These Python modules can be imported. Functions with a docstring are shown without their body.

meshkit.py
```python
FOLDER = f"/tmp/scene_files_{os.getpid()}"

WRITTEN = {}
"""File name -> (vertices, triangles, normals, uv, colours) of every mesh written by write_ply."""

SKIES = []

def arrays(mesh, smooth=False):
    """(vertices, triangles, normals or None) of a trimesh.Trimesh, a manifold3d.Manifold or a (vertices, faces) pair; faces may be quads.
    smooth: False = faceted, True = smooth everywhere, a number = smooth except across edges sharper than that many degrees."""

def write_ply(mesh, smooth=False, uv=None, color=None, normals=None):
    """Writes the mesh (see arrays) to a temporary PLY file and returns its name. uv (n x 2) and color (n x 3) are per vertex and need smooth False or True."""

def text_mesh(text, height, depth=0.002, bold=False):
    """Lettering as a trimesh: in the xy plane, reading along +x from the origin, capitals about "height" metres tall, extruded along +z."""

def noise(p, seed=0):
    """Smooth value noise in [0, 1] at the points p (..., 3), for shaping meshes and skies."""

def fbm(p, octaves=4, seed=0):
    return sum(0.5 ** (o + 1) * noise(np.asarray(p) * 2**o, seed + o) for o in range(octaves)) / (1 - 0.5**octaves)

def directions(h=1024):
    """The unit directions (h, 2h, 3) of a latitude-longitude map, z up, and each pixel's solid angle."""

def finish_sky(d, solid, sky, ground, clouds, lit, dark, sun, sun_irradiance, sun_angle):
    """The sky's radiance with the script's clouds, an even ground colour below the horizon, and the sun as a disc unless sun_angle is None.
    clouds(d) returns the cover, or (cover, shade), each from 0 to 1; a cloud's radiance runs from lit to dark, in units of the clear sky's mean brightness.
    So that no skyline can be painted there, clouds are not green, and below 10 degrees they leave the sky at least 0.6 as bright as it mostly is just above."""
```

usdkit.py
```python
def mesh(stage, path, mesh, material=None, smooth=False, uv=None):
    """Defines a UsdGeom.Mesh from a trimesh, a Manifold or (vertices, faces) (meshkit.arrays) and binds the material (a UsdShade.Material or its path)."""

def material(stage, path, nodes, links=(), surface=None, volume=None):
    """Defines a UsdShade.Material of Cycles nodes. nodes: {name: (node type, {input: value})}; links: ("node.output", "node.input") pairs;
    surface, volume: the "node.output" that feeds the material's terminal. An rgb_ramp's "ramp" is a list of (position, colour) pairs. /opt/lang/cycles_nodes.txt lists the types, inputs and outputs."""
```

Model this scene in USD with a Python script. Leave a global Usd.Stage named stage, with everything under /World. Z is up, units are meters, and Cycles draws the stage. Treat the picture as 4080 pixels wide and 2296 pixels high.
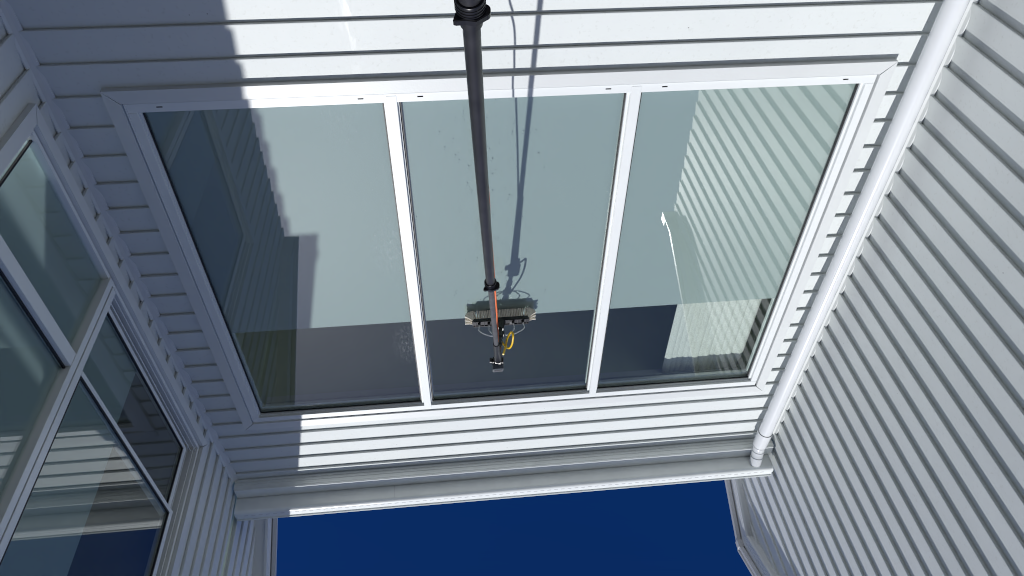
import math, random
import numpy as np, trimesh
from shapely.geometry import Polygon
import usdkit
from pxr import Usd, UsdGeom, UsdLux, UsdShade, Sdf, Gf

random.seed(7); rng = np.random.default_rng(7)
stage = Usd.Stage.CreateInMemory()
UsdGeom.SetStageUpAxis(stage, UsdGeom.Tokens.z); UsdGeom.SetStageMetersPerUnit(stage, 1.0)
world = UsdGeom.Xform.Define(stage, '/World'); stage.SetDefaultPrim(world.GetPrim())
UsdGeom.Scope.Define(stage, '/World/Looks')

# ------------------------------------------------------------------ camera (held above the head, upside down, looking up at the wall)
S, H = 2.976, 1.6                      # distance from the camera to the main wall, height of the camera
PIT, YAW, ROL, F = math.radians(43.879), math.radians(-6.271), math.radians(180.808), 2829.34
d_ = np.array([math.sin(YAW)*math.cos(PIT), math.cos(YAW)*math.cos(PIT), math.sin(PIT)])
r0 = np.array([math.cos(YAW), -math.sin(YAW), 0.0]); u0 = np.cross(r0, d_)
r_ = math.cos(ROL)*r0 + math.sin(ROL)*u0; u_ = -math.sin(ROL)*r0 + math.cos(ROL)*u0
CAM = np.array([0.0, -S, H])
cam = UsdGeom.Camera.Define(stage, '/World/camera')
M = Gf.Matrix4d(*[float(x) for x in (*r_, 0, *u_, 0, *(-d_), 0, *CAM, 1)])
cam.AddTransformOp().Set(M)
cam.CreateHorizontalApertureAttr(36.0); cam.CreateVerticalApertureAttr(20.25)
cam.CreateFocalLengthAttr(36.0*F/4080); cam.CreateClippingRangeAttr(Gf.Vec2f(0.05, 3000))
cam.CreateExposureAttr(0.08)

# ------------------------------------------------------------------ sky and sun
TX, TZ = 0.305, 0.805
to_sun = np.array([TX, -1.0, TZ]); to_sun /= np.linalg.norm(to_sun)
elev, rot = math.asin(to_sun[2]), math.atan2(to_sun[0], to_sun[1])
sky_m = usdkit.material(stage, '/World/Looks/sky', {
    'sky': ('sky_texture', {'sky_type': 'single_scattering', 'sun_disc': False, 'sun_elevation': elev, 'sun_rotation': rot,
                            'air_density': 1.0, 'aerosol_density': 3.2, 'ozone_density': 6.0, 'altitude': 1500.0}),
    'deep': ('hsv', {'saturation': 1.27, 'hue': 0.517}),
    'bg': ('background_shader', {'strength': 0.066})}, [('sky.color', 'deep.color'), ('deep.color', 'bg.color')], surface='bg.background')
dome = UsdLux.DomeLight.Define(stage, '/World/sky')
UsdShade.MaterialBindingAPI.Apply(dome.GetPrim()).Bind(sky_m)
dome.GetPrim().SetCustomDataByKey('kind', 'structure')
sun = UsdLux.DistantLight.Define(stage, '/World/sun')
sun.CreateIntensityAttr(0.94); sun.CreateAngleAttr(0.53); sun.CreateNormalizeAttr(True); sun.CreateColorAttr(Gf.Vec3f(1.0, 0.99, 0.975))
zx = to_sun; xx = np.cross([0, 0, 1], zx); xx /= np.linalg.norm(xx); yx = np.cross(zx, xx)
sun.AddTransformOp().Set(Gf.Matrix4d(*[float(x) for x in (*xx, 0, *yx, 0, *zx, 0, 4, -12, 12, 1)]))

# ------------------------------------------------------------------ materials
def mat(name, nodes, links, surface):
    return usdkit.material(stage, '/World/Looks/'+name, nodes, links, surface=surface)

def plain(name, col, rough=0.4, var=0.04, scale=3.0, bump=0.0, bscale=200.0, metallic=0.0, spec=0.5, coat=0.0):
    c = np.array(col)
    n = {'g': ('geometry', {}), 'n': ('noise_texture', {'scale': scale, 'detail': 4.0}),
         'r': ('rgb_ramp', {'ramp': [(0.3, tuple(c*(1-var))), (0.7, tuple(np.minimum(c*(1+var), 1)))]}),
         'p': ('principled_bsdf', {'roughness': rough, 'metallic': metallic, 'specular_ior_level': spec, 'coat_weight': coat})}
    l = [('g.position', 'n.vector'), ('n.fac', 'r.fac'), ('r.color', 'p.base_color')]
    if bump:
        n['bn'] = ('noise_texture', {'scale': bscale, 'detail': 2.0}); n['b'] = ('bump', {'strength': bump, 'distance': 0.002})
        l += [('g.position', 'bn.vector'), ('bn.fac', 'b.height'), ('b.normal', 'p.normal')]
    return mat(name, n, l, 'p.BSDF')

def siding(name, col):
    """Painted board: faint tone change from board to board, fine grain, sparse fly specks and grey dust."""
    c = np.array(col)
    n = {'g': ('geometry', {}), 'o': ('object_info', {}),
         'n': ('noise_texture', {'scale': 2.2, 'detail': 5.0, 'roughness': 0.6}),
         'r': ('rgb_ramp', {'ramp': [(0.25, tuple(c*0.965)), (0.55, tuple(c)), (0.8, tuple(np.minimum(c*1.02, 1)))]}),
         'v': ('mix', {'mix_type': 'multiply', 'fac': 1.0}), 'vr': ('rgb_ramp', {'ramp': [(0, (0.97, 0.97, 0.975)), (1, (1.0, 1.0, 1.0))]}),
         'vo': ('voronoi_texture', {'scale': 9.0, 'randomness': 1.0}), 'lt': ('math', {'math_type': 'less_than', 'value2': 0.028}),
         'sp': ('noise_texture', {'scale': 1.3, 'detail': 1.0}), 'gt': ('math', {'math_type': 'greater_than', 'value2': 0.52}),
         'mu': ('math', {'math_type': 'multiply'}), 'mu2': ('math', {'math_type': 'multiply', 'value2': 0.6}),
         'sm': ('mix', {'mix_type': 'mix', 'color2': (0.10, 0.095, 0.09)}),
         'd': ('noise_texture', {'scale': 55.0, 'detail': 3.0}), 'dr': ('rgb_ramp', {'ramp': [(0.60, (1, 1, 1)), (0.78, (0.90, 0.895, 0.88))]}),
         'dm': ('mix', {'mix_type': 'multiply', 'fac': 1.0}),
         'bn': ('noise_texture', {'scale': 160.0, 'detail': 3.0}), 'bl': ('noise_texture', {'scale': 5.0, 'detail': 2.0}),
         'add': ('math', {'math_type': 'multiply_add', 'value2': 3.0}),
         'b': ('bump', {'strength': 0.22, 'distance': 0.0012}),
         'wm': ('mapping', {'location': (-0.36/0.10, 0, -(1.15+H)/0.55), 'scale': (1/0.10, 3.0, 1/0.55)}), 'wg': ('gradient_texture', {'gradient_type': 'spherical'}),
         'ws': ('mapping', {'scale': (22.0, 22.0, 1.6)}), 'wn': ('noise_texture', {'scale': 1.0, 'detail': 4.0, 'distortion': 0.6}),
         'wt': ('map_range', {'from_min': 0.50, 'from_max': 0.54, 'clamp': True}), 'wx': ('math', {'math_type': 'multiply', 'use_clamp': True}),
         'wr': ('map_range', {'to_min': 0.52, 'to_max': 0.26, 'clamp': True}), 'wd': ('mix', {'mix_type': 'multiply', 'color2': (0.86, 0.865, 0.88)}),
         'p': ('principled_bsdf', {'roughness': 0.52, 'specular_ior_level': 0.22})}
    l = [('g.position', 'n.vector'), ('n.fac', 'r.fac'), ('r.color', 'v.color1'), ('o.random', 'vr.fac'), ('vr.color', 'v.color2'),
         ('g.position', 'vo.vector'), ('vo.distance', 'lt.value1'), ('g.position', 'sp.vector'), ('sp.fac', 'gt.value1'),
         ('lt.value', 'mu.value1'), ('gt.value', 'mu.value2'), ('mu.value', 'mu2.value1'), ('mu2.value', 'sm.fac'), ('v.color', 'dm.color1'),
         ('g.position', 'wm.vector'), ('wm.vector', 'wg.vector'), ('g.position', 'ws.vector'), ('ws.vector', 'wn.vector'), ('wn.fac', 'wt.value'), ('wt.result', 'wx.value1'), ('wg.fac', 'wx.value2'), ('wx.value', 'wr.value'), ('wr.result', 'p.roughness'), ('wx.value', 'wd.fac'),
         ('g.position', 'd.vector'), ('d.fac', 'dr.fac'), ('dr.color', 'dm.color2'), ('dm.color', 'sm.color1'), ('sm.color', 'wd.color1'), ('wd.color', 'p.base_color'),
         ('g.position', 'bn.vector'), ('g.position', 'bl.vector'), ('bl.fac', 'add.value1'), ('bn.fac', 'add.value3'), ('add.value', 'b.height'), ('b.normal', 'p.normal')]
    return mat(name, n, l, 'p.BSDF')

def glass(name, r0=0.075, tint=(0.93, 0.97, 0.955), smears=(), ripple=None):
    n = {'lw': ('layer_weight', {'blend': 0.5}), 'p5': ('math', {'math_type': 'power', 'value2': 5.0}),
         'ma': ('math', {'math_type': 'multiply_add', 'value2': 1-r0, 'value3': r0}),
         't': ('transparent_bsdf', {'color': tint}), 'gl': ('glossy_bsdf', {'color': (1, 1, 1), 'roughness': 0.0}),
         'm': ('mix_closure', {}), 'g': ('geometry', {}),
         'df': ('diffuse_bsdf', {'color': (0.8, 0.8, 0.8)}), 'm2': ('mix_closure', {}),
         'dv': ('voronoi_texture', {'scale': 26.0}), 'dl': ('math', {'math_type': 'less_than', 'value2': 0.055}),
         'dn': ('noise_texture', {'scale': 2.1, 'detail': 2.0}), 'dg': ('math', {'math_type': 'greater_than', 'value2': 0.50}), 'dm': ('math', {'math_type': 'multiply'}), 'dk': ('math', {'math_type': 'multiply', 'value2': 0.45}),
         'wn': ('noise_texture', {'scale': 0.9, 'detail': 1.0}), 'wb': ('bump', {'strength': 0.02, 'distance': 0.02})}
    l = [('lw.facing', 'p5.value1'), ('p5.value', 'ma.value1'), ('ma.value', 'm.fac'), ('t.BSDF', 'm.closure1'), ('gl.BSDF', 'm.closure2'),
         ('g.position', 'dv.vector'), ('dv.distance', 'dl.value1'), ('g.position', 'dn.vector'), ('dn.fac', 'dg.value1'), ('dl.value', 'dm.value1'), ('dg.value', 'dm.value2'), ('dm.value', 'dk.value1')]
    fac = 'dk.value'
    for i, (cx, cz, rad, amt) in enumerate(smears):   # dried smears, each with its own place on the pane
        k = f's{i}'
        n.update({k+'m': ('mapping', {'location': (-cx/rad, 0, -cz/(rad*1.6)), 'scale': (1/rad, 0, 1/(rad*1.6))}),
                  k+'l': ('vector_math', {'vector_math_type': 'length'}) if False else ('gradient_texture', {'gradient_type': 'spherical'}),
                  k+'s': ('mapping', {'scale': (42, 42, 16)}), k+'n': ('noise_texture', {'scale': 2.2, 'detail': 7.0, 'roughness': 0.7, 'distortion': 0.5}),
                  k+'r': ('map_range', {'from_min': 0.50, 'from_max': 0.75, 'to_min': 0.0, 'to_max': amt, 'clamp': True}),
                  k+'x': ('math', {'math_type': 'multiply'}), k+'a': ('math', {'math_type': 'add', 'use_clamp': True})})
        l += [('g.position', k+'m.vector'), (k+'m.vector', k+'l.vector'), ('g.position', k+'s.vector'), (k+'s.vector', k+'n.vector'), (k+'n.fac', k+'r.value'),
              (k+'l.fac', k+'x.value1'), (k+'r.result', k+'x.value2'), (fac, k+'a.value1'), (k+'x.value', k+'a.value2')]
        fac = k+'a.value'
    if ripple:                                        # a wet trail where the brush has run: wavy film of water
        cx, w = ripple
        n.update({'rm': ('mapping', {'location': (-cx/w, 0, 0), 'scale': (1/w, 0, 0)}), 'rg': ('gradient_texture', {'gradient_type': 'spherical'}),
                  'rn': ('noise_texture', {'scale': 70.0, 'detail': 3.0, 'distortion': 0.8}), 'rx': ('math', {'math_type': 'multiply'}),
                  'rb': ('bump', {'strength': 0.25, 'distance': 0.004})})
        l += [('g.position', 'rm.vector'), ('rm.vector', 'rg.vector'), ('g.position', 'rn.vector'), ('rg.fac', 'rx.value1'), ('rn.fac', 'rx.value2'), ('rx.value', 'rb.height'), ('rb.normal', 'gl.normal')]
    else:
        l += [('g.position', 'wn.vector'), ('wn.fac', 'wb.height'), ('wb.normal', 'gl.normal')]
    l += [(fac, 'm2.fac'), ('m.closure', 'm2.closure1'), ('df.BSDF', 'm2.closure2')]
    return mat(name, n, l, 'm2.closure')

def thin(name, col, trans, rough=0.9, fabric=False):
    n = {'d': ('diffuse_bsdf', {'color': col}), 't': ('translucent_bsdf', {'color': col}), 'm': ('mix_closure', {'fac': trans})}
    l = [('d.BSDF', 'm.closure1'), ('t.BSDF', 'm.closure2')]
    if fabric:
        c = np.array(col)
        n.update({'g': ('geometry', {}), 'n': ('noise_texture', {'scale': 130.0, 'detail': 4.0, 'distortion': 0.6}),
                  'r': ('rgb_ramp', {'ramp': [(0.35, tuple(c*0.80)), (0.65, tuple(c*1.03))]})})
        l += [('g.position', 'n.vector'), ('n.fac', 'r.fac'), ('r.color', 'd.color'), ('r.color', 't.color')]
    return mat(name, n, l, 'm.closure')

WHITE = siding('white_weatherboard', (0.65, 0.68, 0.672))
TRIM = plain('white_trim', (0.65, 0.672, 0.67), 0.38, 0.02, 4.0, 0.15, 120.0)
FRAME = plain('white_aluminium', (0.74, 0.765, 0.765), 0.30, 0.015, 5.0)
PVC = plain('white_pipe', (0.69, 0.71, 0.725), 0.16, 0.02, 3.0, 0.05, 14.0)
SPOUT = plain('white_gutter_steel', (0.77, 0.80, 0.785), 0.22, 0.04, 9.0, 0.05, 30.0)
SEAL = plain('black_rubber', (0.012, 0.013, 0.015), 0.5)
SLOT = plain('dark_slot', (0.012, 0.012, 0.012), 0.9)
GLASS = glass('window_glass', smears=((0.33, 2.55+H, 0.15, 0.22), (0.31, 3.34+H, 0.13, 0.20), (0.50, 1.75+H, 0.10, 0.12)))
WET = glass('wet_window_glass', ripple=(-0.22, 0.42))
CLEAN = glass('side_window_glass')
FILM = thin('frosted_film', (0.525, 0.575, 0.575), 0.34)
FILM_SIDE = thin('frosted_film_side', (0.72, 0.81, 0.83), 0.72)
BLIND = thin('blind_fabric', (0.90, 0.89, 0.86), 0.30, fabric=True)
ROOM = plain('room_paint', (0.64, 0.71, 0.56), 0.8)
CARPET = plain('room_carpet', (0.44, 0.41, 0.35), 0.95, 0.2, 40.0)
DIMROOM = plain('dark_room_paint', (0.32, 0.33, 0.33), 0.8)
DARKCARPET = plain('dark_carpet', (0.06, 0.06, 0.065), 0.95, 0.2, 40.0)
CARBON = plain('carbon_pole', (0.022, 0.022, 0.025), 0.36, 0.25, 18.0, 0.1, 300.0)
CARBON_UP = plain('worn_carbon_pole', (0.075, 0.075, 0.08), 0.42, 0.25, 30.0, 0.1, 300.0)
BLACK = plain('black_plastic', (0.012, 0.012, 0.014), 0.32, 0.1)
GREY = plain('grey_plastic', (0.075, 0.085, 0.10), 0.35, 0.1)
ORANGE = plain('orange_hose', (0.75, 0.13, 0.015), 0.35)
YELLOW = plain('yellow_hose', (0.75, 0.47, 0.01), 0.35)
BRISTLE = plain('cream_bristles', (0.80, 0.75, 0.66), 0.6, 0.15, 120.0)
METAL = plain('roof_metal', (0.50, 0.51, 0.52), 0.35, 0.03)
RENDER = plain('grey_render', (0.13, 0.13, 0.135), 0.9, 0.1, 6.0, 0.3, 150.0)
PAVE = plain('dark_paving', (0.055, 0.055, 0.052), 0.85, 0.18, 1.6, 0.3, 60.0)
TUBE = mat('clear_tube', {'p': ('principled_bsdf', {'base_color': (0.95, 0.97, 0.97), 'transmission_weight': 0.75, 'roughness': 0.12, 'ior': 1.4})}, [], 'p.BSDF')
WATER = mat('water', {'p': ('principled_bsdf', {'base_color': (1, 1, 1), 'transmission_weight': 1.0, 'roughness': 0.0, 'ior': 1.33})}, [], 'p.BSDF')

# ------------------------------------------------------------------ prims
used = {}
def numbered(parent, name):
    k = (parent, name); n = used.get(k, 0); used[k] = n+1
    return f'{parent}/{name}' if n == 0 else f'{parent}/{name}_{n:03d}'
def xf(name, parent='/World', loc=None, label=None, cat=None, group=None, kind=None):
    x = UsdGeom.Xform.Define(stage, numbered(parent, name))
    if loc is not None: x.AddTranslateOp().Set(Gf.Vec3d(*[float(a) for a in loc]))
    tag(x.GetPrim(), label, cat, group, kind); return str(x.GetPath())
def tag(p, label=None, cat=None, group=None, kind=None):
    for k, v in (('label', label), ('category', cat), ('group', group), ('kind', kind)):
        if v: p.SetCustomDataByKey(k, v)
ORIGIN = {}
def put(name, m, material, parent='/World', smooth=False, **kw):
    if isinstance(m, (list, tuple)): m = trimesh.util.concatenate(m)
    o = ORIGIN.get('/'.join(parent.split('/')[:3]))
    if o is not None: m = m.copy(); m.apply_translation(-np.array(o))
    x = usdkit.mesh(stage, numbered(parent, name), m, material, smooth=smooth)
    tag(x.GetPrim(), kw.get('label'), kw.get('cat'), kw.get('group'), kw.get('kind')); return str(x.GetPath())

# ------------------------------------------------------------------ shapes (z given above the camera unless said otherwise; y = 0 is the main wall)
def box(x0, x1, y0, y1, z0, z1, bev=0.0):
    lo, hi = np.array([min(x0, x1), min(y0, y1), min(z0, z1)+H]), np.array([max(x0, x1), max(y0, y1), max(z0, z1)+H])
    if bev <= 0: return trimesh.creation.box(bounds=[lo, hi])
    bev = min(bev, 0.45*(hi-lo).min()); pts = []
    for sx in (0, 1):
        for sy in (0, 1):
            for sz in (0, 1):
                c = np.where([sx, sy, sz], hi, lo); s = np.where([sx, sy, sz], -1, 1)*bev
                for k in range(3):
                    q = c + s; q[k] = c[k]; pts.append(q)
    return trimesh.convex.convex_hull(np.array(pts))
def fixed(m):
    m.fix_normals(); return m
def extrude(poly, f, u0, u1):
    """A (d, z) outline swept along u; f(d, u, z) gives the point. u0 and u1 may be functions of z, which cuts the ends on a slope."""
    m = trimesh.creation.extrude_polygon(Polygon(poly), 1.0)
    v = m.vertices; a = np.array([u0(z) if callable(u0) else u0 for z in v[:, 1]]); b = np.array([u1(z) if callable(u1) else u1 for z in v[:, 1]])
    u = a + (b-a)*(v[:, 2] > 0.5)
    out = np.array([f(d, uu, z) for d, uu, z in zip(v[:, 0], u, v[:, 1])]); out[:, 2] += H
    return fixed(trimesh.Trimesh(out, m.faces, process=False))
def tube(pts, r, n=10, caps=True):
    """Round tube along points (world coordinates); r may be a list."""
    P = np.array(pts, float); R = np.full(len(P), r) if np.ndim(r) == 0 else np.array(r)
    T = np.gradient(P, axis=0); T /= np.linalg.norm(T, axis=1)[:, None]
    a = np.array([0, 0, 1.0]) if abs(T[0][2]) < 0.9 else np.array([1.0, 0, 0])
    nx = np.cross(T[0], a); nx /= np.linalg.norm(nx); V = []
    for i in range(len(P)):
        nx = nx - T[i]*(nx@T[i]); nx /= np.linalg.norm(nx); ny = np.cross(T[i], nx)
        t = np.linspace(0, 2*np.pi, n, endpoint=False)
        V.append(P[i] + R[i]*(np.cos(t)[:, None]*nx + np.sin(t)[:, None]*ny))
    V = np.concatenate(V); Fc = []
    for i in range(len(P)-1):
        for k in range(n):
            a0, a1 = i*n+k, i*n+(k+1) % n; Fc += [(a0, a1, a1+n), (a0, a1+n, a0+n)]
    if caps:
        c0, c1 = len(V), len(V)+1; V = np.concatenate([V, [P[0], P[-1]]]); e = (len(P)-1)*n
        for k in range(n): Fc += [(c0, (k+1) % n, k), (c1, e+k, e+(k+1) % n)]
    return trimesh.Trimesh(V, Fc, process=False)
def curve(ctrl, n=24):
    """Catmull-Rom through the points."""
    P = np.array(ctrl, float); P = np.vstack([2*P[0]-P[1], P, 2*P[-1]-P[-2]]); out = []
    for i in range(1, len(P)-2):
        for t in np.linspace(0, 1, n, endpoint=False):
            p0, p1, p2, p3 = P[i-1:i+3]
            out.append(0.5*((2*p1)+(-p0+p2)*t+(2*p0-5*p1+4*p2-p3)*t*t+(-p0+3*p1-3*p2+p3)*t**3))
    return np.array(out + [P[-2]])
def wpt(x, yc, zc): return np.array([x, yc-S, zc+H])        # from distances measured from the camera
def ray(px, py):                                             # photo pixel to direction
    return r_*(px-2040)/F - u_*(py-1148)/F + d_

# ------------------------------------------------------------------ ground
g = trimesh.creation.box(extents=(400, 400, 0.2)); g.apply_translation([0, 0, -0.1-0.0])
put('ground', g, PAVE, kind='structure')

# ------------------------------------------------------------------ the house
XL, XR = 1.713, -2.387                                       # faces of the two wing walls that close the court
P_, Z0, T_ = 0.1517, 1.264, 0.0185                           # board pitch, a lap's height above the camera, lap depth
house = xf('house', label='white weatherboard house whose two gabled wings close in a narrow court under blue sky', cat='house')
LAP0 = Z0 - 18*P_                                            # lowest lap, near the ground
def main_f(d, u, z): return (u, d, z)
def left_f(d, u, z): return (XL+d, u, z)
def right_f(d, u, z): return (XR-d, u, z)
def board(z, cut=None):
    t = T_; top = z+P_ if cut is None else cut
    dd = t*(top-z)/P_
    # rounded nose, a flat lip, then the groove that clips over the board below
    low = [(0.0022, z), (0.0004, z+0.0015), (0.0, z+0.004)]
    lip = [(t+0.010, z-0.001), (t-0.0006, z-0.001), (t-0.0006, z+0.003), (0.0135, z+0.003), (0.0131, z)]
    if cut is None: return low + [(dd, top-0.0014), (dd+0.010, top-0.0014)] + lip
    if top < z+0.03: return low + [(dd, top), (t+0.010, top), (t+0.010, z), (t, z)]
    return low + [(dd, top), (t+0.010, top)] + lip

RAKE = 0.4663
def left_rake(y, o=0.0): return 5.73 - RAKE*abs(y+S-2.42) + o         # underside of the verge at y
def right_rake(y, o=0.0): return 5.83 - RAKE*abs(y+S-2.68) + o
CT = dict(cx0=-2.145, cx1=1.479, cz0=1.532, cz1=4.047)                # casing of the big window
def lay(wall, f, i0, i1, u0, u1, hole=None, top=None, rake=None):
    """Weatherboards i0..i1 from u0 to u1; hole = (ua, ub, za, zb) is left open; top cuts the last one."""
    for i in range(i0, i1+1):
        z = LAP0 + i*P_
        if top is not None and z > top-0.02: break
        cut = top if top is not None and z+P_ > top else None
        spans = [(u0, u1)]
        if hole and z+P_ > hole[2]+0.002 and z < hole[3]-0.002:
            spans = [(u0, hole[0]), (hole[1], u1)]
            if z < hole[2]-0.01:                                       # board that runs on below the opening
                spans = [(u0, hole[0]), (hole[1], u1), ('below', hole[2])]
            if z+P_ > hole[3]+0.01:
                spans = [(u0, hole[0]), (hole[1], u1), ('above', hole[3])]
        for a, b in spans:
            if a == 'below':
                m = extrude(board(z, b), f, hole[0], hole[1])
            elif a == 'above':
                zz = b; dd = T_*(zz-z)/P_
                m = extrude([(dd, zz), (T_, z+P_-0.0025), (T_+0.010, z+P_-0.0025), (T_+0.010, zz)], f, hole[0], hole[1])
            elif rake:
                apex, rk = rake
                lo = lambda zz, a=a: max(a, apex-(rk(apex)-zz)/RAKE)
                hi = lambda zz, b=b: min(b, apex+(rk(apex)-zz)/RAKE)
                if z+0.02 > rk(apex): continue
                cc = cut if cut is not None else (rk(apex) if z+P_ > rk(apex) else None)
                if hi(z+0.01)-lo(z+0.01) < 0.05: continue
                m = extrude(board(z, cc), f, lo, hi)
            else:
                m = extrude(board(z, cut), f, a, b)
            put('weatherboard', m, WHITE, wall)

IB = int(math.ceil((0.72-LAP0)/P_)); ZB = LAP0+IB*P_           # the boards start above a rendered ground floor
DOOR = (-1.95, 1.30, -H+0.10, 0.62)                           # glazed door of the ground floor
CP = 0.016                                                    # half width of the moulds in the two inner corners
wall_main = xf('wall', house, label='rear wall of the court with the wide three-pane window')
lay(wall_main, main_f, IB, 99, XR+CP, XL-CP, hole=(CT['cx0']+0.004, CT['cx1']-0.004, CT['cz0']+0.004, CT['cz1']-0.004), top=4.678)
wall_left = xf('wall', house, label='shaded wing wall with the frosted window')
WL = dict(a=-1.86, b=-0.122, z0=1.518, z1=4.021)
lay(wall_left, left_f, IB, 99, -2.809, -CP, hole=(WL['a']+0.004, WL['b']-0.004, WL['z0']+0.004, WL['z1']-0.004), top=4.79)
apL, apR = 2.42-S, 2.68-S
iL = int(math.ceil((4.79-LAP0)/P_-1e-6))
for wl, f, i0, front, ap, rk in ((wall_left, left_f, iL, -2.809, apL, left_rake),):
    lay(wl, f, i0-1+1, 99, front, 2.0, rake=(ap, rk))
wall_right = xf('wall', house, label='windowless bright wing wall beside the downpipe')
iR = int(math.floor((4.79-LAP0)/P_))
lay(wall_right, right_f, IB, iR-1, -2.856, -CP)
lay(wall_right, right_f, iR, 99, -2.856, 2.0, rake=(apR, right_rake))
def base(f, u0, u1, hole, wall):
    poly = Polygon([(u0, -H), (u1, -H), (u1, ZB-0.012), (u0, ZB-0.012)])
    if hole: poly = poly.difference(Polygon([(hole[0], hole[2]), (hole[1], hole[2]), (hole[1], hole[3]), (hole[0], hole[3])]))
    m = trimesh.creation.extrude_polygon(poly, 0.020); v = m.vertices
    m.vertices = np.array([f(0.006+q, a, b+H) for a, b, q in v]); put('rendered_base', fixed(m), RENDER, wall)
    p, q = np.array(f(-0.012, u0, ZB-0.0118)), np.array(f(0.02, u1, ZB-0.0025)); put('flashing', box(p[0], q[0], p[1], q[1], p[2], q[2]), METAL, wall)
base(main_f, XR+CP, XL-CP, DOOR, wall_main); base(left_f, -2.809, -CP, None, wall_left); base(right_f, -2.856, -CP, None, wall_right)
# backing sheets so that nothing shows through the joints
put('wall_lining', [box(XR-0.02, DOOR[0]+0.04, 0.028, 0.05, -H, DOOR[3]), box(DOOR[1]-0.04, XL+0.02, 0.028, 0.05, -H, DOOR[3]), box(XR-0.02, XL+0.02, 0.028, 0.05, DOOR[3], CT['cz0']+0.05), box(XR-0.02, XL+0.02, 0.028, 0.05, CT['cz1']-0.03, 4.66),
                    box(XR-0.02, CT['cx0']+0.03, 0.028, 0.05, CT['cz0']+0.05, CT['cz1']-0.03), box(CT['cx1']-0.03, XL+0.02, 0.028, 0.05, CT['cz0']+0.05, CT['cz1']-0.03)], ROOM, wall_main)
def gable_sheet(x0, x1, front, ap, rk, hole=None):
    back = 2.0
    poly = Polygon([(front, -H), (back, -H), (back, rk(back)+0.02), (ap, rk(ap)+0.02), (front, rk(front)+0.02)])
    if hole: poly = poly.difference(Polygon([(hole[0], hole[2]), (hole[1], hole[2]), (hole[1], hole[3]), (hole[0], hole[3])]))
    m = trimesh.creation.extrude_polygon(poly, abs(x1-x0)); v = m.vertices.copy()
    m.vertices = np.c_[min(x0, x1)+v[:, 2], v[:, 0], v[:, 1]+H]; return fixed(m)
put('wall_lining', gable_sheet(XL+0.028, XL+0.05, -2.80, apL, left_rake, (WL['a']+0.03, WL['b']-0.03, WL['z0']+0.03, WL['z1']-0.03)), ROOM, wall_left)
put('wall_lining', gable_sheet(XR-0.028, XR-0.05, -2.85, apR, right_rake), ROOM, wall_right)

# moulds in the inner corners: a small angle with a chamfered nose
def corner_mould(x, s, z0, z1, wall):
    pts = [(x, 0.012), (x-s*0.030, 0.012), (x-s*0.030, 0.006), (x-s*0.012, -0.001), (x+s*0.001, -0.012), (x+s*0.006, -0.030), (x+s*0.012, -0.030), (x+s*0.012, 0.012)]
    m = trimesh.creation.extrude_polygon(Polygon(pts), z1-z0); m.apply_translation([0, 0, z0+H]); put('corner_mould', fixed(m), TRIM, wall)
corner_mould(XL, 1, -H+0.02, 4.675, wall_left); corner_mould(XR, -1, -H+0.02, 4.675, wall_right)

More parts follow.
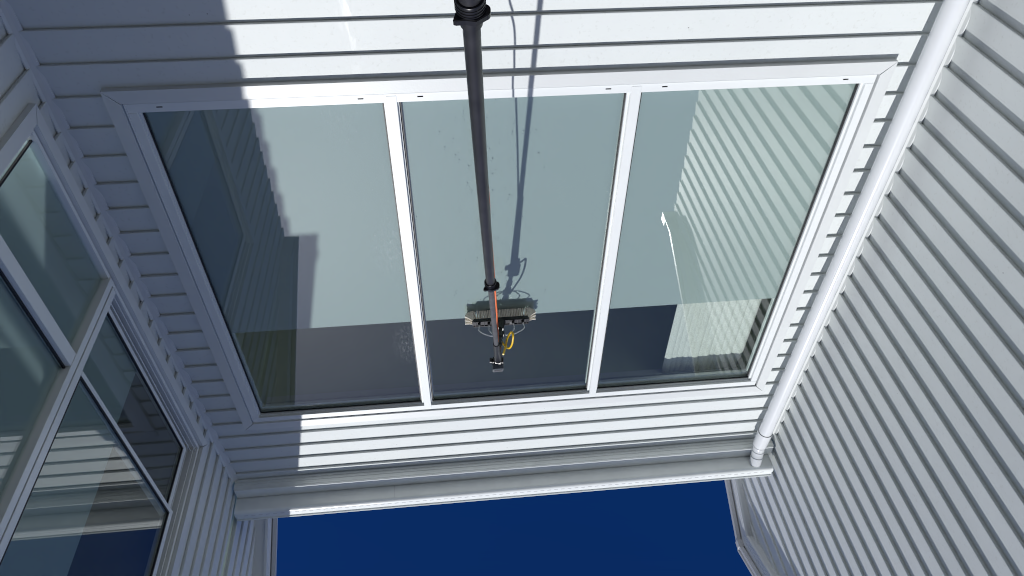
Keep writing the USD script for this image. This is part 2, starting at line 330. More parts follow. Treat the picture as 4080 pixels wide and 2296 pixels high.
# ------------------------------------------------------------------ windows
def casing(name_parent, f, a, b, z0, z1, w, front=-0.018, back=0.022, width_bottom=None):
    """Four mitred boards around an opening; each a part. f(d, u, z)."""
    g = 0.0008
    wb = w
    quads = [[(a, z0), (b, z0), (b-w-g, z0+wb-g), (a+w+g, z0+wb-g)], [(a, z1), (b, z1), (b-w-g, z1-w+g), (a+w+g, z1-w+g)],
             [(a, z0+g*2), (a+w-g, z0+wb+g), (a+w-g, z1-w-g), (a, z1-g*2)], [(b, z0+g*2), (b-w+g, z0+wb+g), (b-w+g, z1-w-g), (b, z1-g*2)]]
    for q in quads:
        m = trimesh.creation.extrude_polygon(Polygon(q).buffer(0), 1.0); v = m.vertices
        # slight chamfer: the front face is drawn in by 1.5 mm
        c = np.array(q).mean(0); out = []
        for u, z, k in v:
            if k < 0.5:
                out.append(f(front, u+(0.0012 if u < c[0] else -0.0012), z+(0.0012 if z < c[1] else -0.0012)))
            else: out.append(f(back, u, z))
        out = np.array(out); out[:, 2] += H
        put('casing_board', fixed(trimesh.Trimesh(out, m.faces, process=False)), TRIM, name_parent)
def fbox(f, d0, d1, u0, u1, z0, z1, bev=0.0015):
    p, q = np.array(f(d0, u0, z0)), np.array(f(d1, u1, z1))
    return box(p[0], q[0], p[1], q[1], p[2], q[2], bev)
def gasket_ring(f, a, b, z0, z1, d, w=0.009, th=0.010):
    return [fbox(f, d-th, d, a, a+w, z0, z1, 0), fbox(f, d-th, d, b-w, b, z0, z1, 0), fbox(f, d-th, d, a+w, b-w, z0, z0+w, 0), fbox(f, d-th, d, a+w, b-w, z1-w, z1, 0)]

win = xf('window', house, label='wide three-pane window, frosted below and clear at the top')
casing(win, main_f, CT['cx0'], CT['cx1'], CT['cz0'], CT['cz1'], 0.066)
FX0, FX1, FZ0, FZ1 = -2.076, 1.411, 1.600, 3.984           # outer frame
IX0, IX1, IZ0, IZ1 = -2.031, 1.362, 1.646, 3.932           # its inner edge
for m in (fbox(main_f, -0.008, 0.075, FX0+0.003, FX1-0.003, FZ0+0.002, IZ0), fbox(main_f, -0.008, 0.075, FX0+0.003, FX1-0.003, IZ1, FZ1-0.006),
          fbox(main_f, -0.008, 0.075, FX0+0.003, IX0, IZ0, IZ1), fbox(main_f, -0.008, 0.075, IX1, FX1-0.003, IZ0, IZ1)):
    put('frame_bar', m, FRAME, win)
put('head_flashing', [fbox(main_f, -0.010, 0.0, FX0+0.002, FX1-0.002, 3.9795, 3.9825, 0)], FRAME, win)
put('frame_bead', [fbox(main_f, -0.010, -0.004, FX1-0.010, FX1-0.002, FZ0+0.004, FZ1-0.012, 0.001)], FRAME, win)
MU = [(0.2155, 0.2630), (-0.9225, -0.8755)]
for a, b in MU: put('mullion', fbox(main_f, -0.0095, 0.070, a, b, FZ0+0.012, 3.962), FRAME, win)
panes = [(MU[0][1], IX1), (MU[1][1], MU[0][0]), (IX0, MU[1][0])]
FROST = 3.152
for k, (a, b) in enumerate(panes):
    put('pane', fbox(main_f, 0.030, 0.036, a-0.004, b+0.004, IZ0-0.004, IZ1+0.004, 0), WET if k == 1 else GLASS, win,
        label=('left pane with dried smears', 'middle pane wet from the brush', 'right pane with the blind behind it')[k] if k else 'pane with dried smears, partly in shadow')
    put('frosted_film', fbox(main_f, 0.0425, 0.0435, a-0.002, b+0.002, IZ0-0.002, FROST, 0), FILM, win)
    put('glazing_bead', [fbox(main_f, 0.010, 0.0295, a, a+0.014, IZ0, IZ1, 0.001), fbox(main_f, 0.010, 0.0295, b-0.008, b, IZ0, IZ1, 0.001), fbox(main_f, 0.010, 0.0295, a+0.014, b-0.008, IZ1-0.008, IZ1, 0.001)], FRAME, win)
    put('gasket', gasket_ring(main_f, a+0.014, b-0.008, IZ0, IZ1-0.008, 0.0297, 0.008, 0.007), SEAL, win)
    put('inner_frame', [fbox(main_f, 0.050, 0.072, a, b, IZ1-0.040, IZ1, 0.001), fbox(main_f, 0.050, 0.072, a, a+0.022, FROST, IZ1-0.041, 0.001), fbox(main_f, 0.050, 0.072, b-0.022, b, FROST, IZ1-0.041, 0.001)], FRAME, win)
for x in (1.259, 0.377, 0.108, -0.765, -1.034, -1.920):
    put('weep_slot', fbox(main_f, -0.0092, -0.002, x-0.013, x+0.013, 1.6185, 1.6235, 0), SLOT, win)

win2 = xf('window', house, label='shaded window of the wing, frosted panes above and below a transom')
casing(win2, left_f, WL['a'], WL['b'], WL['z0'], WL['z1'], 0.064)
a0, b0, c0, c1 = WL['a']+0.064, WL['b']-0.064, WL['z0']+0.064, WL['z1']-0.064     # frame outer
def ring(f, a, b, z0, z1, w, d0, d1, parent, name, m):
    for q in (fbox(f, d0, d1, a, b, z0, z0+w), fbox(f, d0, d1, a, b, z1-w, z1), fbox(f, d0, d1, a, a+w, z0+w, z1-w), fbox(f, d0, d1, b-w, b, z0+w, z1-w)): put(name, q, m, parent)
ring(left_f, a0+0.002, b0-0.002, c0+0.002, c1-0.002, 0.022, 0.004, 0.10, win2, 'frame_bar', FRAME)
# lower lights: fixed sashes standing forward
put('mullion', fbox(left_f, -0.004, 0.07, -0.778, -0.708, 1.606, 2.436), FRAME, win2)
for a, b in ((-0.708, -0.186), (-1.772, -0.778)):
    put('pane', fbox(left_f, 0.030, 0.036, a-0.003, b+0.003, 1.634, 2.470, 0), CLEAN, win2)
    put('frosted_film', fbox(left_f, 0.0425, 0.0435, a-0.002, b+0.002, 1.634, 2.470, 0), FILM_SIDE, win2)
    put('gasket', gasket_ring(left_f, a, b, 1.638, 2.466, 0.0295), SEAL, win2)
# transom: two bars with a dark gap between them
put('transom', fbox(left_f, -0.004, 0.07, -1.790, -0.200, 2.440, 2.477), FRAME, win2)
put('transom', fbox(left_f, -0.002, 0.07, -1.790, -0.222, 2.489, 2.528), FRAME, win2)
put('gasket', fbox(left_f, 0.012, 0.06, -1.79, -0.20, 2.478, 2.488, 0), SEAL, win2)
# upper lights: sliding sashes set back in the track
put('track', [fbox(left_f, 0.012, 0.016, -0.232, -0.228, 2.50, 3.93, 0), fbox(left_f, 0.030, 0.034, -0.252, -0.247, 2.50, 3.90, 0)], FRAME, win2)
put('track', [fbox(left_f, 0.026, 0.10, -1.79, -0.21, 3.918, 3.928, 0), fbox(left_f, 0.05, 0.10, -1.79, -0.21, 3.885, 3.893, 0)], FRAME, win2)
for a, b, dd in ((-0.742, -0.262, 0.050), (-1.772, -0.700, 0.030)):
    s = 0.036
    for q in (fbox(left_f, dd-0.012, dd+0.022, a, b, 2.530, 2.530+0.03), fbox(left_f, dd-0.012, dd+0.022, a, b, 3.812, 3.852), fbox(left_f, dd-0.012, dd+0.022, a, a+s, 2.561, 3.811), fbox(left_f, dd-0.012, dd+0.022, b-0.026, b, 2.561, 3.811)):
        put('sash_bar', q, FRAME, win2)
    put('pane', fbox(left_f, dd, dd+0.006, a+s-0.003, b-0.023, 2.557, 3.815, 0), CLEAN, win2)
    put('frosted_film', fbox(left_f, dd+0.0125, dd+0.0135, a+s, b-0.026, 2.557, 3.055, 0), FILM_SIDE, win2)
    put('gasket', gasket_ring(left_f, a+s, b-0.026, 2.561, 3.811, dd-0.0005), SEAL, win2)

door = xf('door', house, label='wide glazed door on the ground floor')
for q in (fbox(main_f, -0.006, 0.06, DOOR[0], DOOR[1], DOOR[2], DOOR[2]+0.07), fbox(main_f, -0.006, 0.06, DOOR[0], DOOR[1], DOOR[3]-0.07, DOOR[3]-0.003),
          *[fbox(main_f, -0.006, 0.06, x, x+0.07, DOOR[2]+0.07, DOOR[3]-0.07) for x in (DOOR[0], -0.86, 0.22, DOOR[1]-0.07)]): put('frame_bar', q, FRAME, door)
put('pane', fbox(main_f, 0.030, 0.036, DOOR[0]+0.05, DOOR[1]-0.05, DOOR[2]+0.05, DOOR[3]-0.05, 0), CLEAN, door)
put('curtain', fbox(main_f, 0.075, 0.085, DOOR[0]-0.1, DOOR[1]+0.1, DOOR[2]-0.05, DOOR[3]+0.05, 0), DARKCARPET, door)
# ------------------------------------------------------------------ rooms behind the windows
def shell(x0, x1, y0, y1, z0, z1, front_open):
    t = 0.04; parts = {'ceiling': box(x0, x1, y0, y1, z1, z1+t), 'room_floor': box(x0, x1, y0, y1, z0-t, z0)}
    ws = []
    if front_open != 'y0': ws.append(box(x0, x1, y0-t, y0, z0, z1))
    ws.append(box(x0, x1, y1, y1+t, z0, z1))
    if front_open != 'x0': ws.append(box(x0-t, x0, y0, y1, z0, z1))
    if front_open != 'x1': ws.append(box(x1, x1+t, y0, y1, z0, z1))
    parts['room_wall'] = ws; return parts
rm = xf('room', house, label='dim room behind the wide window')
for n, m in shell(-2.30, 1.62, 0.052, 4.2, 0.95, 4.02, 'y0').items(): put(n, m, CARPET if n == 'room_floor' else ROOM, rm)
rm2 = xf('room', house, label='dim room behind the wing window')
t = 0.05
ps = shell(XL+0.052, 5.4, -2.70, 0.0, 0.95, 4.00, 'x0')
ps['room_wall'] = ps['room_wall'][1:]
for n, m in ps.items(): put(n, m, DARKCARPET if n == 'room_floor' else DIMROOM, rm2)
# front wall of that wing with its own window openings
fw = Polygon([(XL+0.03, -H), (5.6, -H), (5.6, 4.66), (XL+0.03, 4.66)])
for a, b, z0, z1 in ((2.428, 3.2, 2.2, 3.905), (2.306, 2.346, 2.2, 3.905)):
    fw = fw.difference(Polygon([(a, z0), (b, z0), (b, z1), (a, z1)]))
m = trimesh.creation.extrude_polygon(fw, 0.08); v = m.vertices.copy(); m.vertices = np.c_[v[:, 0], -2.80+v[:, 2], v[:, 1]+H]
put('wall', fixed(m), TRIM, house, label='street front of the shaded wing')
put('wall', box(-6.2, XR-0.03, -2.85, -2.77, -H, 4.62), TRIM, house, label='street front of the bright wing')
put('wall', [box(5.52, 5.6, -2.70, 3.5, -H, 4.66)], TRIM, house, label='far end of the shaded wing')
put('wall', [box(-6.2, -6.12, -2.76, 3.5, -H, 4.62)], TRIM, house, label='far end of the bright wing')

# ------------------------------------------------------------------ eave of the main wall: soffit mould, fascia, gutter
put('soffit', [box(XR+0.004, XL-0.004, -0.070, 0.03, 4.6835, 4.695), box(XR+0.004, XL-0.004, -0.016, 0.0, 4.676, 4.6835), box(XR+0.004, XL-0.004, -0.040, -0.030, 4.679, 4.6835)], SPOUT, house)
put('fascia', box(XR+0.01, XL-0.01, -0.086, -0.070, 4.683, 4.86, 0.003), SPOUT, house)
GX0, GX1 = -2.352, 1.702
gy = -0.0875
def gut(y, z): return (y, z)
outer = [(gy, 4.782), (gy-0.012, 4.7775), (gy-0.095, 4.7775)]
for a in np.linspace(0, math.pi/2, 9): outer.append((gy-0.095-0.030*math.sin(a), 4.8075-0.030*math.cos(a)))
outer += [(gy-0.125, 4.826), (gy-0.119, 4.830), (gy-0.119, 4.872), (gy-0.127, 4.874), (gy-0.130, 4.880), (gy-0.127, 4.886), (gy-0.117, 4.886)]
inner = [(gy-0.117, 4.830), (gy-0.123, 4.824), (gy-0.123, 4.808), (gy-0.094, 4.7805), (gy-0.012, 4.7805), (gy-0.002, 4.7845), (gy-0.002, 4.86), (gy, 4.86)]
m = trimesh.creation.extrude_polygon(Polygon(outer+inner).buffer(0), GX1-GX0); v = m.vertices.copy(); m.vertices = np.c_[GX0+v[:, 2], v[:, 0], v[:, 1]+H]
gutter = xf('gutter', house, label='white gutter along the eave above the wide window')
put('trough', fixed(m), SPOUT, gutter, smooth=25)
cap = [(p[0], p[1]) for p in outer[:-3]] + [(gy-0.115, 4.872), (gy, 4.872)]
for x in (GX0-0.004, GX1):
    m = trimesh.creation.extrude_polygon(Polygon(cap).buffer(0.003), 0.004); v = m.vertices.copy(); m.vertices = np.c_[x+v[:, 2], v[:, 0], v[:, 1]+H]; put('end_cap', fixed(m), SPOUT, gutter)
x = GX1-0.06
while x > GX0+0.05:                                          # pressed slots along the lip
    put('lip_slot', box(x-0.028, x, gy-0.1262, gy-0.124, 4.8175, 4.8215), SEAL if False else METAL, gutter); x -= 0.052
put('joint_strap', box(0.55, 0.552, gy-0.10, gy-0.002, 4.7762, 4.7776), METAL, gutter)

# roofs
def slab(pts, th, x0, x1):
    q = [(y, z) for y, z in pts]; poly = Polygon(q+[(y, z+th) for y, z in reversed(q)])
    m = trimesh.creation.extrude_polygon(poly, x1-x0); v = m.vertices.copy(); m.vertices = np.c_[x0+v[:, 2], v[:, 0], v[:, 1]+H]; return fixed(m)
roof = xf('roof', house)
put('roof_sheet', slab([(-0.10, 4.868), (2.4, 4.868+2.5*RAKE)], 0.02, XR+0.012, XL-0.012), METAL, roof)
for ap, rk, x0, x1, run in ((apL, left_rake, XL-0.06, 5.7, 2.27), (apR, right_rake, -6.3, XR+0.06, 2.52)):
    h = rk(ap)
    put('roof_sheet', slab([(ap-run, h-run*RAKE+0.135), (ap, h+0.135), (ap+2.6, h-2.6*RAKE+0.135)], 0.02, x0, x1), METAL, roof)

def verge(x, s, ap, rk, yf, name_label, e=0.0):
    """Trim along the sloping top of a gable wall: soffit strip, moulded barge board, and cap. s points away from the wall."""
    g = xf('verge', house, label=name_label)
    for side, ye in ((-1, yf), (1, ap+2.2)):
        def strip(d0, d1, o0, o1):
            y0, y1 = sorted((ap, ye)); pts = []
            zc = 4.715 if s < 0 else 4.765                                            # the low end is cut level with the street gutter
            ys = [y0, y1]
            yk = ap - (rk(ap)+o0-zc)/RAKE
            if side < 0 and y0 < yk < y1: ys = [y0, yk, y1]
            out = []
            for ya, yb in zip(ys[:-1], ys[1:]):
                V = []
                for y in (ya, yb):
                    for d in (d0, d1):
                        for o in (o0, o1):
                            z = rk(y)+o
                            V.append((x+s*d, y, (max(z, zc+0.002*(o-o0)/abs(o1-o0)) if side < 0 else z)+H))
                V = np.array(V)
                if np.ptp(V[:, 2]) > 0.003: out.append(trimesh.convex.convex_hull(V))
            return trimesh.util.concatenate(out)
        put('soffit_strip', strip(-0.02, 0.034+e, -0.118, -0.106), TRIM, g)
        put('barge_board', [strip(0.034+e, 0.050+e, -0.132, 0.02), strip(0.050+e, 0.0545+e, -0.128, -0.100), strip(0.050+e, 0.0545+e, -0.092, -0.062), strip(0.050+e, 0.0545+e, -0.054, -0.012)], TRIM, g)
        put('cap', [strip(0.062+e, 0.094+e, 0.004, 0.036), strip(-0.05, 0.062+e, 0.022, 0.036)], METAL, g)
    z = rk(ap)
    put('apex_cap', [box(x+s*(0.046+e), x+s*(0.099+e), ap-0.035, ap+0.035, z-0.012, z+0.046, 0.004)], METAL, g)
verge(XL, -1, apL, left_rake, -2.80, 'gable edge of the shaded wing', 0.040)
verge(XR, 1, apR, right_rake, -2.85, 'gable edge of the bright wing')
for x0, x1, yf, z in ((XL-0.075, 5.6, -2.80, 4.850), (-6.2, XR+0.07, -2.85, 4.80)):
    put('gutter', box(x0, x1, yf-0.13, yf-0.004, z, z+0.11, 0.006), SPOUT, house, label='street gutter at the end of a wing')

# ------------------------------------------------------------------ downpipe in the right corner
DX, DY, DR = -2.239, -0.100, 0.0490
pipe = xf('downpipe', house, label='glossy white round downpipe in the corner')
put('pipe', tube([(DX, DY, z) for z in np.linspace(0.1, 4.50+H, 30)], DR, 32), PVC, pipe, smooth=40)
put('collar', tube([(DX, DY, 4.44+H), (DX, DY, 4.60+H)], DR+0.004, 32), PVC, pipe, smooth=40)
ox, oy, oz = -2.225, gy-0.066, 4.778
el = curve([(DX, DY, 4.605+H), (DX, DY-0.004, 4.640+H), (DX+0.003, DY-0.018, 4.690+H), (DX+0.008, oy+0.016, 4.735+H), (ox, oy, 4.781+H)], 8)
put('elbow', tube(el, DR-0.004, 32), PVC, pipe, smooth=40)
for i in (3, 13, 22): put('pipe_ring', tube([el[i], el[i]+(el[i+1]-el[i])*0.9], DR-0.001, 32), PVC, pipe, smooth=40)
put('pipe_seam', tube([(DX, DY, 4.436+H), (DX, DY, 4.440+H)], DR+0.0015, 32), SEAL, pipe)
for z in (0.55, 2.9): put('pipe_clip', [tube([(DX, DY, z-3.2+H), (DX, DY, z-3.17+H)], DR+0.003, 32)], PVC, pipe) if z < 1 else None

# ------------------------------------------------------------------ vertical blind drawn to one side behind the right pane
blind = xf('vertical_blind', loc=(-1.75, 0.18, 1.0), label='white fabric vertical blind drawn to the side behind the right pane', cat='blind')
ORIGIN[blind] = (-1.75, 0.18, 1.0)
put('head_rail', box(-2.02, 1.35, 0.150, 0.200, 3.975, 4.012, 0.003), FRAME, blind)
x = -1.468; k = 0
while x > -2.020:
    ang = -math.radians(random.uniform(12, 34)); w = 0.080; cy = 0.172 + random.uniform(-0.004, 0.004)
    t = np.linspace(-0.5, 0.5, 7); cu = 0.021*(1-(2*t)**2)
    px = x + w*t*math.cos(ang) + cu*math.sin(ang); py = cy + w*t*math.sin(ang) - cu*math.cos(ang)
    zb, zt = 1.05+H, 3.965+H; V = np.array([(a, b, z) for z in (zb, zt) for a, b in zip(px, py)]); n = len(t)
    nrm = np.array([math.sin(ang), -math.cos(ang), 0])*0.0006
    V = np.concatenate([V+nrm, V-nrm]); Fc = []
    for j in range(n-1):
        Fc += [(j, j+1, n+j+1), (j, n+j+1, n+j)]; o = 2*n
        Fc += [(o+j, o+n+j+1, o+j+1), (o+j, o+n+j, o+n+j+1)]
    put('slat', trimesh.Trimesh(V, Fc, process=False), BLIND, blind, smooth=60)
    x -= random.choice([0.036, 0.040, 0.044, 0.052]); k += 1

# ------------------------------------------------------------------ water-fed pole with brush
A = np.array([-0.225, 2.575, 3.03])                          # top of the pole, measured from the camera
B = ray(1186*4080/2576, 60*4080/2576); B = B*1.32
pole_o = (0.09, -S+0.33, 0.0)
pole = xf('window_cleaning_pole', loc=pole_o, label='long black telescopic window cleaning pole with bristle brush against the middle pane', cat='cleaning pole')
ORIGIN[pole] = pole_o
# the pole bends slightly: it passes through these image points, each at the depth of the straight line
def depth_at(py):                                            # depth of the chord where it crosses image row py
    lo, hi = -0.3, 1.6
    for _ in range(60):
        mid = (lo+hi)/2; q = A+(B-A)*mid; yy = 1148 - F*(q@u_)/(q@d_)
        if yy > py: lo = mid
        else: hi = mid
    return (A+(B-A)*lo)@d_
ctrl = [ray(x, y)*depth_at(y) for x, y in ((1984.0, 1432), (1969.6, 1300), (1956.3, 1150), (1939.5, 950), (1923.5, 750), (1903.1, 475), (1881.3, 150), (1870.3, -30))]
low = ctrl[-1]; dirn = (ctrl[-1]-ctrl[-3]); dirn /= np.linalg.norm(dirn)
foot_t = (low[2]+H-0.02)/(-dirn[2])
ctrl += [low+dirn*foot_t*0.5, low+dirn*foot_t]
path = curve([c + CAM for c in ctrl], 12)
rows = np.array([1148 - F*((q-CAM)@u_)/((q-CAM)@d_) for q in path])
def seg(y0, y1): return path[(rows <= y0) & (rows >= y1)]
R1, R2, R3 = 0.0123, 0.0172, 0.0218
i1 = int(np.argmin(np.abs(rows-1135))); inview = np.arange(len(path)) < 7*12+6
i2 = int(np.argmin(np.where(inview, np.abs(rows-62), 1e9)))
put('pole_section', tube(path[:i1+2], R1, 20), CARBON_UP, pole, smooth=40, label='thin worn upper section')
put('pole_section', tube(path[i1-1:i2+2], R2, 24), CARBON, pole, smooth=40)
put('pole_section', tube(path[i2-1:], R3, 24), CARBON, pole, smooth=40)
def clamp(i, ra, rb, sc):
    """Collar at a joint of the pole with a cam lever that folds round it."""
    p, q = path[i], path[i+1]; ax = (path[i-1]-path[i+1]); ax /= np.linalg.norm(ax)      # towards the tip
    c = xf('clamp', pole)
    ring_ = tube([p-ax*0.075*sc, p-ax*0.070*sc, p-ax*0.03*sc, p-ax*0.012*sc, p-ax*0.010*sc, p+ax*0.012*sc, p+ax*0.016*sc], [rb+0.004, rb+0.0055, rb+0.0055, rb+0.004, ra+0.010*sc, ra+0.010*sc, ra+0.004], 28)
    put('collar', ring_, BLACK, c, smooth=40)
    put('collar_rib', [tube([p-ax*(0.060-0.016*k)*sc, p-ax*(0.055-0.016*k)*sc], rb+0.0068, 28) for k in range(3)], BLACK, c, smooth=30)
    side = r_ - ax*(r_@ax); side /= np.linalg.norm(side); fr = np.cross(ax, side)
    if fr@(CAM-p) < 0: fr = -fr
    # lever outline in the plane across the pole: a rounded hinge on one side, a thin curved handle reaching round to the other
    r = ra+0.004; poly = []
    for a in np.linspace(-80, 80, 11): poly.append((r+0.016*sc+0.017*sc*math.cos(math.radians(a)), 0.004+0.026*sc*math.sin(math.radians(a))))
    poly += [(r*0.5, r+0.018*sc), (-r*0.4, r+0.012*sc), (-r-0.010*sc, r+0.016*sc), (-r-0.020*sc, r+0.012*sc), (-r-0.018*sc, r+0.002*sc), (-r-0.004, r*0.3), (-r*0.9, -r*0.7), (0, -r-0.006), (r*0.8, -r*0.9)]
    pl = Polygon(poly).buffer(0).buffer(0.002*sc).buffer(-0.0005)
    lv = trimesh.creation.extrude_polygon(pl, 0.026*sc); v = lv.vertices
    z = v[:, 2]-0.013*sc
    lv.vertices = p + v[:, :1]*side + v[:, 1:2]*fr + z[:, None]*ax
    put('lever', fixed(lv), BLACK, c)
    s2 = Polygon([(x_*1.0+0.0, y_+0.0) for x_, y_ in poly]).buffer(0).buffer(0.0045*sc)
    for o in (-0.016, 0.012):
        lv = trimesh.creation.extrude_polygon(s2.buffer(-0.003), 0.004*sc); v = lv.vertices; lv.vertices = p + v[:, :1]*side + v[:, 1:2]*fr + (v[:, 2:]+o*sc)*ax
        put('lever_rim', fixed(lv), BLACK, c)
clamp(i1, R1, R2, 0.55); clamp(i2, R2, R3, 0.46)

# angle head, arm and brush
top = path[0]; axp = path[0]-path[4]; axp /= np.linalg.norm(axp)
put('socket', tube([path[6], path[3], top, top+axp*0.03], [R1+0.004, R1+0.006, R1+0.009, R1+0.008], 18), BLACK, pole, smooth=40)
hub = top + axp*0.035
bx = wpt(-0.258, 2.925, 3.113)                               # middle of the brush block's back
arm_dir = bx-hub; arm_len = np.linalg.norm(arm_dir); arm_dir /= arm_len
sx = np.array([1.0, 0, 0])
def obox(c, ex, ey, ez, a, b, c_):
    m = box(-a/2, a/2, -b/2, b/2, -c_/2-H, c_/2-H, min(a, b, c_)*0.12); M4 = np.eye(4); M4[:3, 0] = ex; M4[:3, 1] = ey; M4[:3, 2] = ez; M4[:3, 3] = c; m.apply_transform(M4); return fixed(m)
ey = arm_dir; ez = np.cross(sx, ey); ez /= np.linalg.norm(ez); ex = np.cross(ey, ez)
hubm = [obox(hub, ex, ey, ez, 0.040, 0.05, 0.05), tube([hub-ex*0.030, hub+ex*0.030], 0.020, 18)]
put('angle_joint', hubm, BLACK, pole)
put('angle_knob', tube([hub+ex*0.03, hub+ex*0.034, hub+ex*0.046, hub+ex*0.048], [0.010, 0.016, 0.016, 0.012], 14), BLACK, pole, smooth=30)
e2 = axp - sx*(axp@sx); e2 /= np.linalg.norm(e2); e3 = np.cross(sx, e2)
bc = hub + axp*0.050 - arm_dir*0.040
put('end_box', obox(bc, sx, e2, e3, 0.062, 0.070, 0.038), GREY, pole)
put('end_box_label', obox(bc-e3*0.0195*np.sign(e3@(bc-CAM)), sx, e2, e3, 0.044, 0.040, 0.002), CARBON_UP, pole)
rr, pp = [], []
for tt, r in ((0.03, .016), (0.06, .016), (0.065, .012), (0.15, .012), (0.155, .017), (0.19, .017), (0.195, .013), (0.22, .013), (0.225, .019), (0.27, .019), (0.275, .012), (0.33, .012), (0.335, .016), (0.37, .016)):
    pp.append(hub+arm_dir*min(tt, arm_len-0.004*0)*arm_len/0.38); rr.append(r)
put('arm', tube(pp, rr, 16), BLACK, pole)
# brush: block, bristle tufts, water jets and clear feed tubes
BL, BH = 0.345, 0.048
yb0, yb1, ygl = bx[1], bx[1]+0.022, 0.0295
blk = []
poly = Polygon([(-BL/2+0.012, -BH/2), (BL/2-0.012, -BH/2), (BL/2, -BH/2+0.012), (BL/2, BH/2-0.012), (BL/2-0.012, BH/2), (-BL/2+0.012, BH/2), (-BL/2, BH/2-0.012), (-BL/2, -BH/2+0.012)])
m = trimesh.creation.extrude_polygon(poly, yb1-yb0); v = m.vertices.copy(); m.vertices = np.c_[bx[0]+v[:, 0], yb0+v[:, 2], bx[2]+v[:, 1]]
put('brush_block', fixed(m), BLACK, pole)
put('block_rib', [box(bx[0]-BL/2+0.02+q*(BL-0.04)/6-0.002, bx[0]-BL/2+0.02+q*(BL-0.04)/6+0.002, yb0-0.006, yb0+0.001, bx[2]-H-BH/2+0.004, bx[2]-H+BH/2-0.004) for q in range(7)] +
    [box(bx[0]-BL/2+0.006, bx[0]+BL/2-0.006, yb0-0.005, yb0+0.001, bx[2]-H+sg*(BH/2-0.005)-0.003, bx[2]-H+sg*(BH/2-0.005)+0.003) for sg in (-1, 1)], BLACK, pole)
put('brush_socket', [tube([bx-arm_dir*0.06, bx-arm_dir*0.02, bx+arm_dir*0.004], [0.017, 0.022, 0.028], 18)], BLACK, pole, smooth=40)
put('block_badge', box(bx[0]-0.078, bx[0]-0.052, yb0-0.0085, yb0-0.004, bx[2]-H-0.014, bx[2]-H+0.012, 0.001), CARBON_UP, pole)
nt = 34
for row in range(4):                                          # rows of tufts
    for q in range(nt):
        fx = -1+2*q/(nt-1); zz = bx[2] + (-0.018+0.012*row)
        x0 = bx[0]+fx*(BL/2-0.008); spl = max(0, abs(fx)-0.80)/0.20
        x1 = x0 + np.sign(fx)*0.034*spl + random.uniform(-.0015, .0015); z1 = zz + (row-1.5)*0.007 + random.uniform(-.002, .002)
        y1 = ygl - 0.0004 - 0.012*spl*random.random()
        put('bristle_tuft', tube([(x0, yb1-0.002, zz), ((x0*2+x1)/3, yb1+(y1-yb1)*0.4, (zz*2+z1)/3), (x1, y1, z1)], [0.0028, 0.0034, 0.0046], 6), BRISTLE, pole)
for sg in (-1, 1):                                            # flared tufts at the two ends
    for k in range(9):
        for row in range(3):
            a = math.radians(-5+11*k); x0 = bx[0]+sg*(BL/2-0.004); zz = bx[2]+(row-1)*0.015
            L = 0.058
            p1 = (x0+sg*L*math.sin(a)*0.80, yb1+max(0.012, (ygl-yb1-0.001)*math.cos(a*0.9)), zz+(row-1)*0.016+random.uniform(-.004, .004))
            put('bristle_tuft', tube([(x0, yb1-0.006, zz), ((x0+p1[0])/2, (yb1+p1[1])/2, (zz+p1[2])/2), p1], [0.0025, 0.0035, 0.0048], 6), BRISTLE, pole)
jets = [-0.150, -0.092, 0.054, 0.112]
for dx in jets:
    j = np.array([bx[0]+dx+0.02, yb0, bx[2]-0.006]); put('jet', tube([j+[0, 0.002, 0], j+[0, -0.016, 0], j+[0, -0.02, 0]], [0.0085, 0.0085, 0.006], 12), BLACK, pole, smooth=30)
mid = bx - arm_dir*0.10
for dx in jets:
    j = np.array([bx[0]+dx+0.02, yb0-0.018, bx[2]-0.006])
    put('feed_tube', tube(curve([j, j+[0, -0.045, 0.004], j*0.45+mid*0.55+[0, -0.045, 0.004], mid], 8), 0.0034, 8), TUBE, pole, smooth=40)
put('tube_manifold', obox(mid, ex, ey, ez, 0.05, 0.03, 0.026), BLACK, pole)
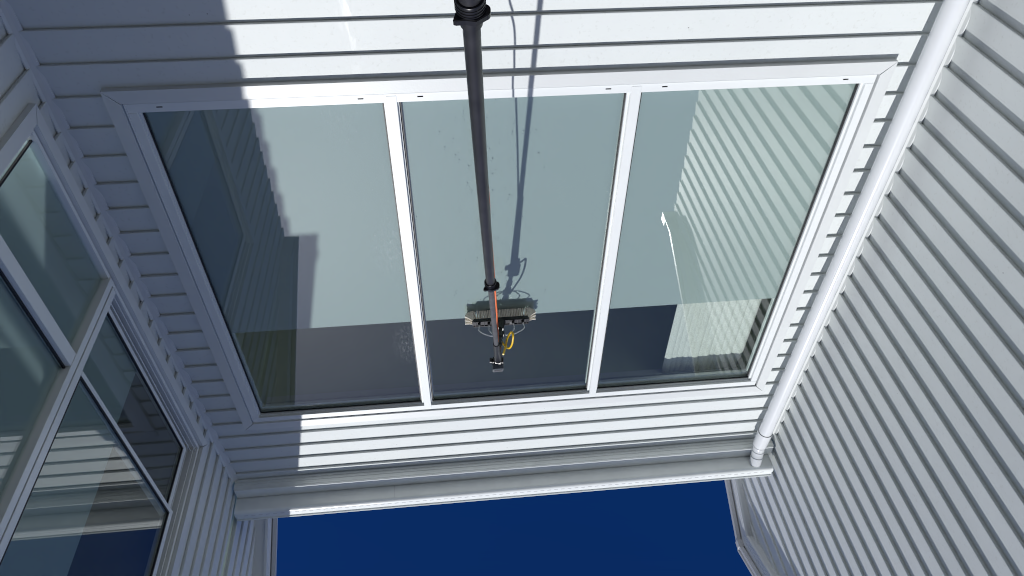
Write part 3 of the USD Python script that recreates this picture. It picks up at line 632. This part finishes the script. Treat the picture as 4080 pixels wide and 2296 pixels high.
# hoses: orange along the pole, yellow loop from the angle joint back to the arm
def along(i, dx, dn): 
    ax = path[max(i-1, 0)]-path[min(i+1, len(path)-1)]; ax /= np.linalg.norm(ax); side = r_-ax*(r_@ax); side /= np.linalg.norm(side); fr = np.cross(ax, side)
    if fr@(CAM-path[i]) < 0: fr = -fr
    return path[i]+side*dx+fr*dn
hp = [hub+ex*0.012, along(3, 0.012, -0.022)] + [CAM+np.array(q) for q in ((-0.209, 2.52, 2.90), (-0.199, 2.50, 2.62), (-0.189, 2.49, 2.39), (-0.180, 2.488, 2.20), (-0.170, 2.48, 2.00), (-0.160, 2.45, 1.76))] + [CAM+ray(x*4080/2576, y*4080/2576)*dd for x, y, dd in ((1212, 400, 2.90), (1197, 345, 2.80), (1186, 220, 2.60), (1180, 60, 2.40))] + [CAM+np.array(q) for q in ((-0.06, 2.3, 0.4), (0.0, 2.05, -0.5), (0.1, 1.5, -1.2), (0.25, 0.9, -1.585), (0.9, 0.4, -1.592))]
put('orange_hose', tube(curve(hp, 10), 0.0050, 10), ORANGE, pole, smooth=40)
def at_depth(xd, yd, yc):                                     # point seen at photo position (in 2576-wide units) at a given distance from the camera
    v = ray(xd*4080/2576, yd*4080/2576); return v*(yc/v[1])+CAM
yl = [at_depth(1266, 892, 2.60), at_depth(1272, 872, 2.66), at_depth(1275, 855, 2.68), at_depth(1282, 840, 2.70), at_depth(1288, 836, 2.70), at_depth(1291, 846, 2.68), at_depth(1288, 866, 2.68), at_depth(1281, 876, 2.70), at_depth(1272, 872, 2.74), at_depth(1262, 860, 2.80)]
put('yellow_hose', tube(curve(yl, 8), 0.0058, 12), YELLOW, pole, smooth=40)

# ------------------------------------------------------------------ water on the wet pane and on the boards below it
drops = []
ico = trimesh.creation.icosphere(subdivisions=1, radius=1.0)
for _ in range(420):
    x = rng.normal(-0.20, 0.13); z = rng.uniform(1.67, 3.08); r = 0.0010+0.0026*rng.random()**3
    if not (MU[1][1]+0.01 < x < MU[0][0]-0.01): continue
    m = ico.copy(); m.apply_scale([r, r*0.5, r*rng.uniform(1.0, 1.9)]); m.apply_translation([x, 0.0297, z+H]); drops.append(m)
put('water_drops', drops, WATER, kind='stuff', label='small water drops on the wet middle pane', cat='water drops')
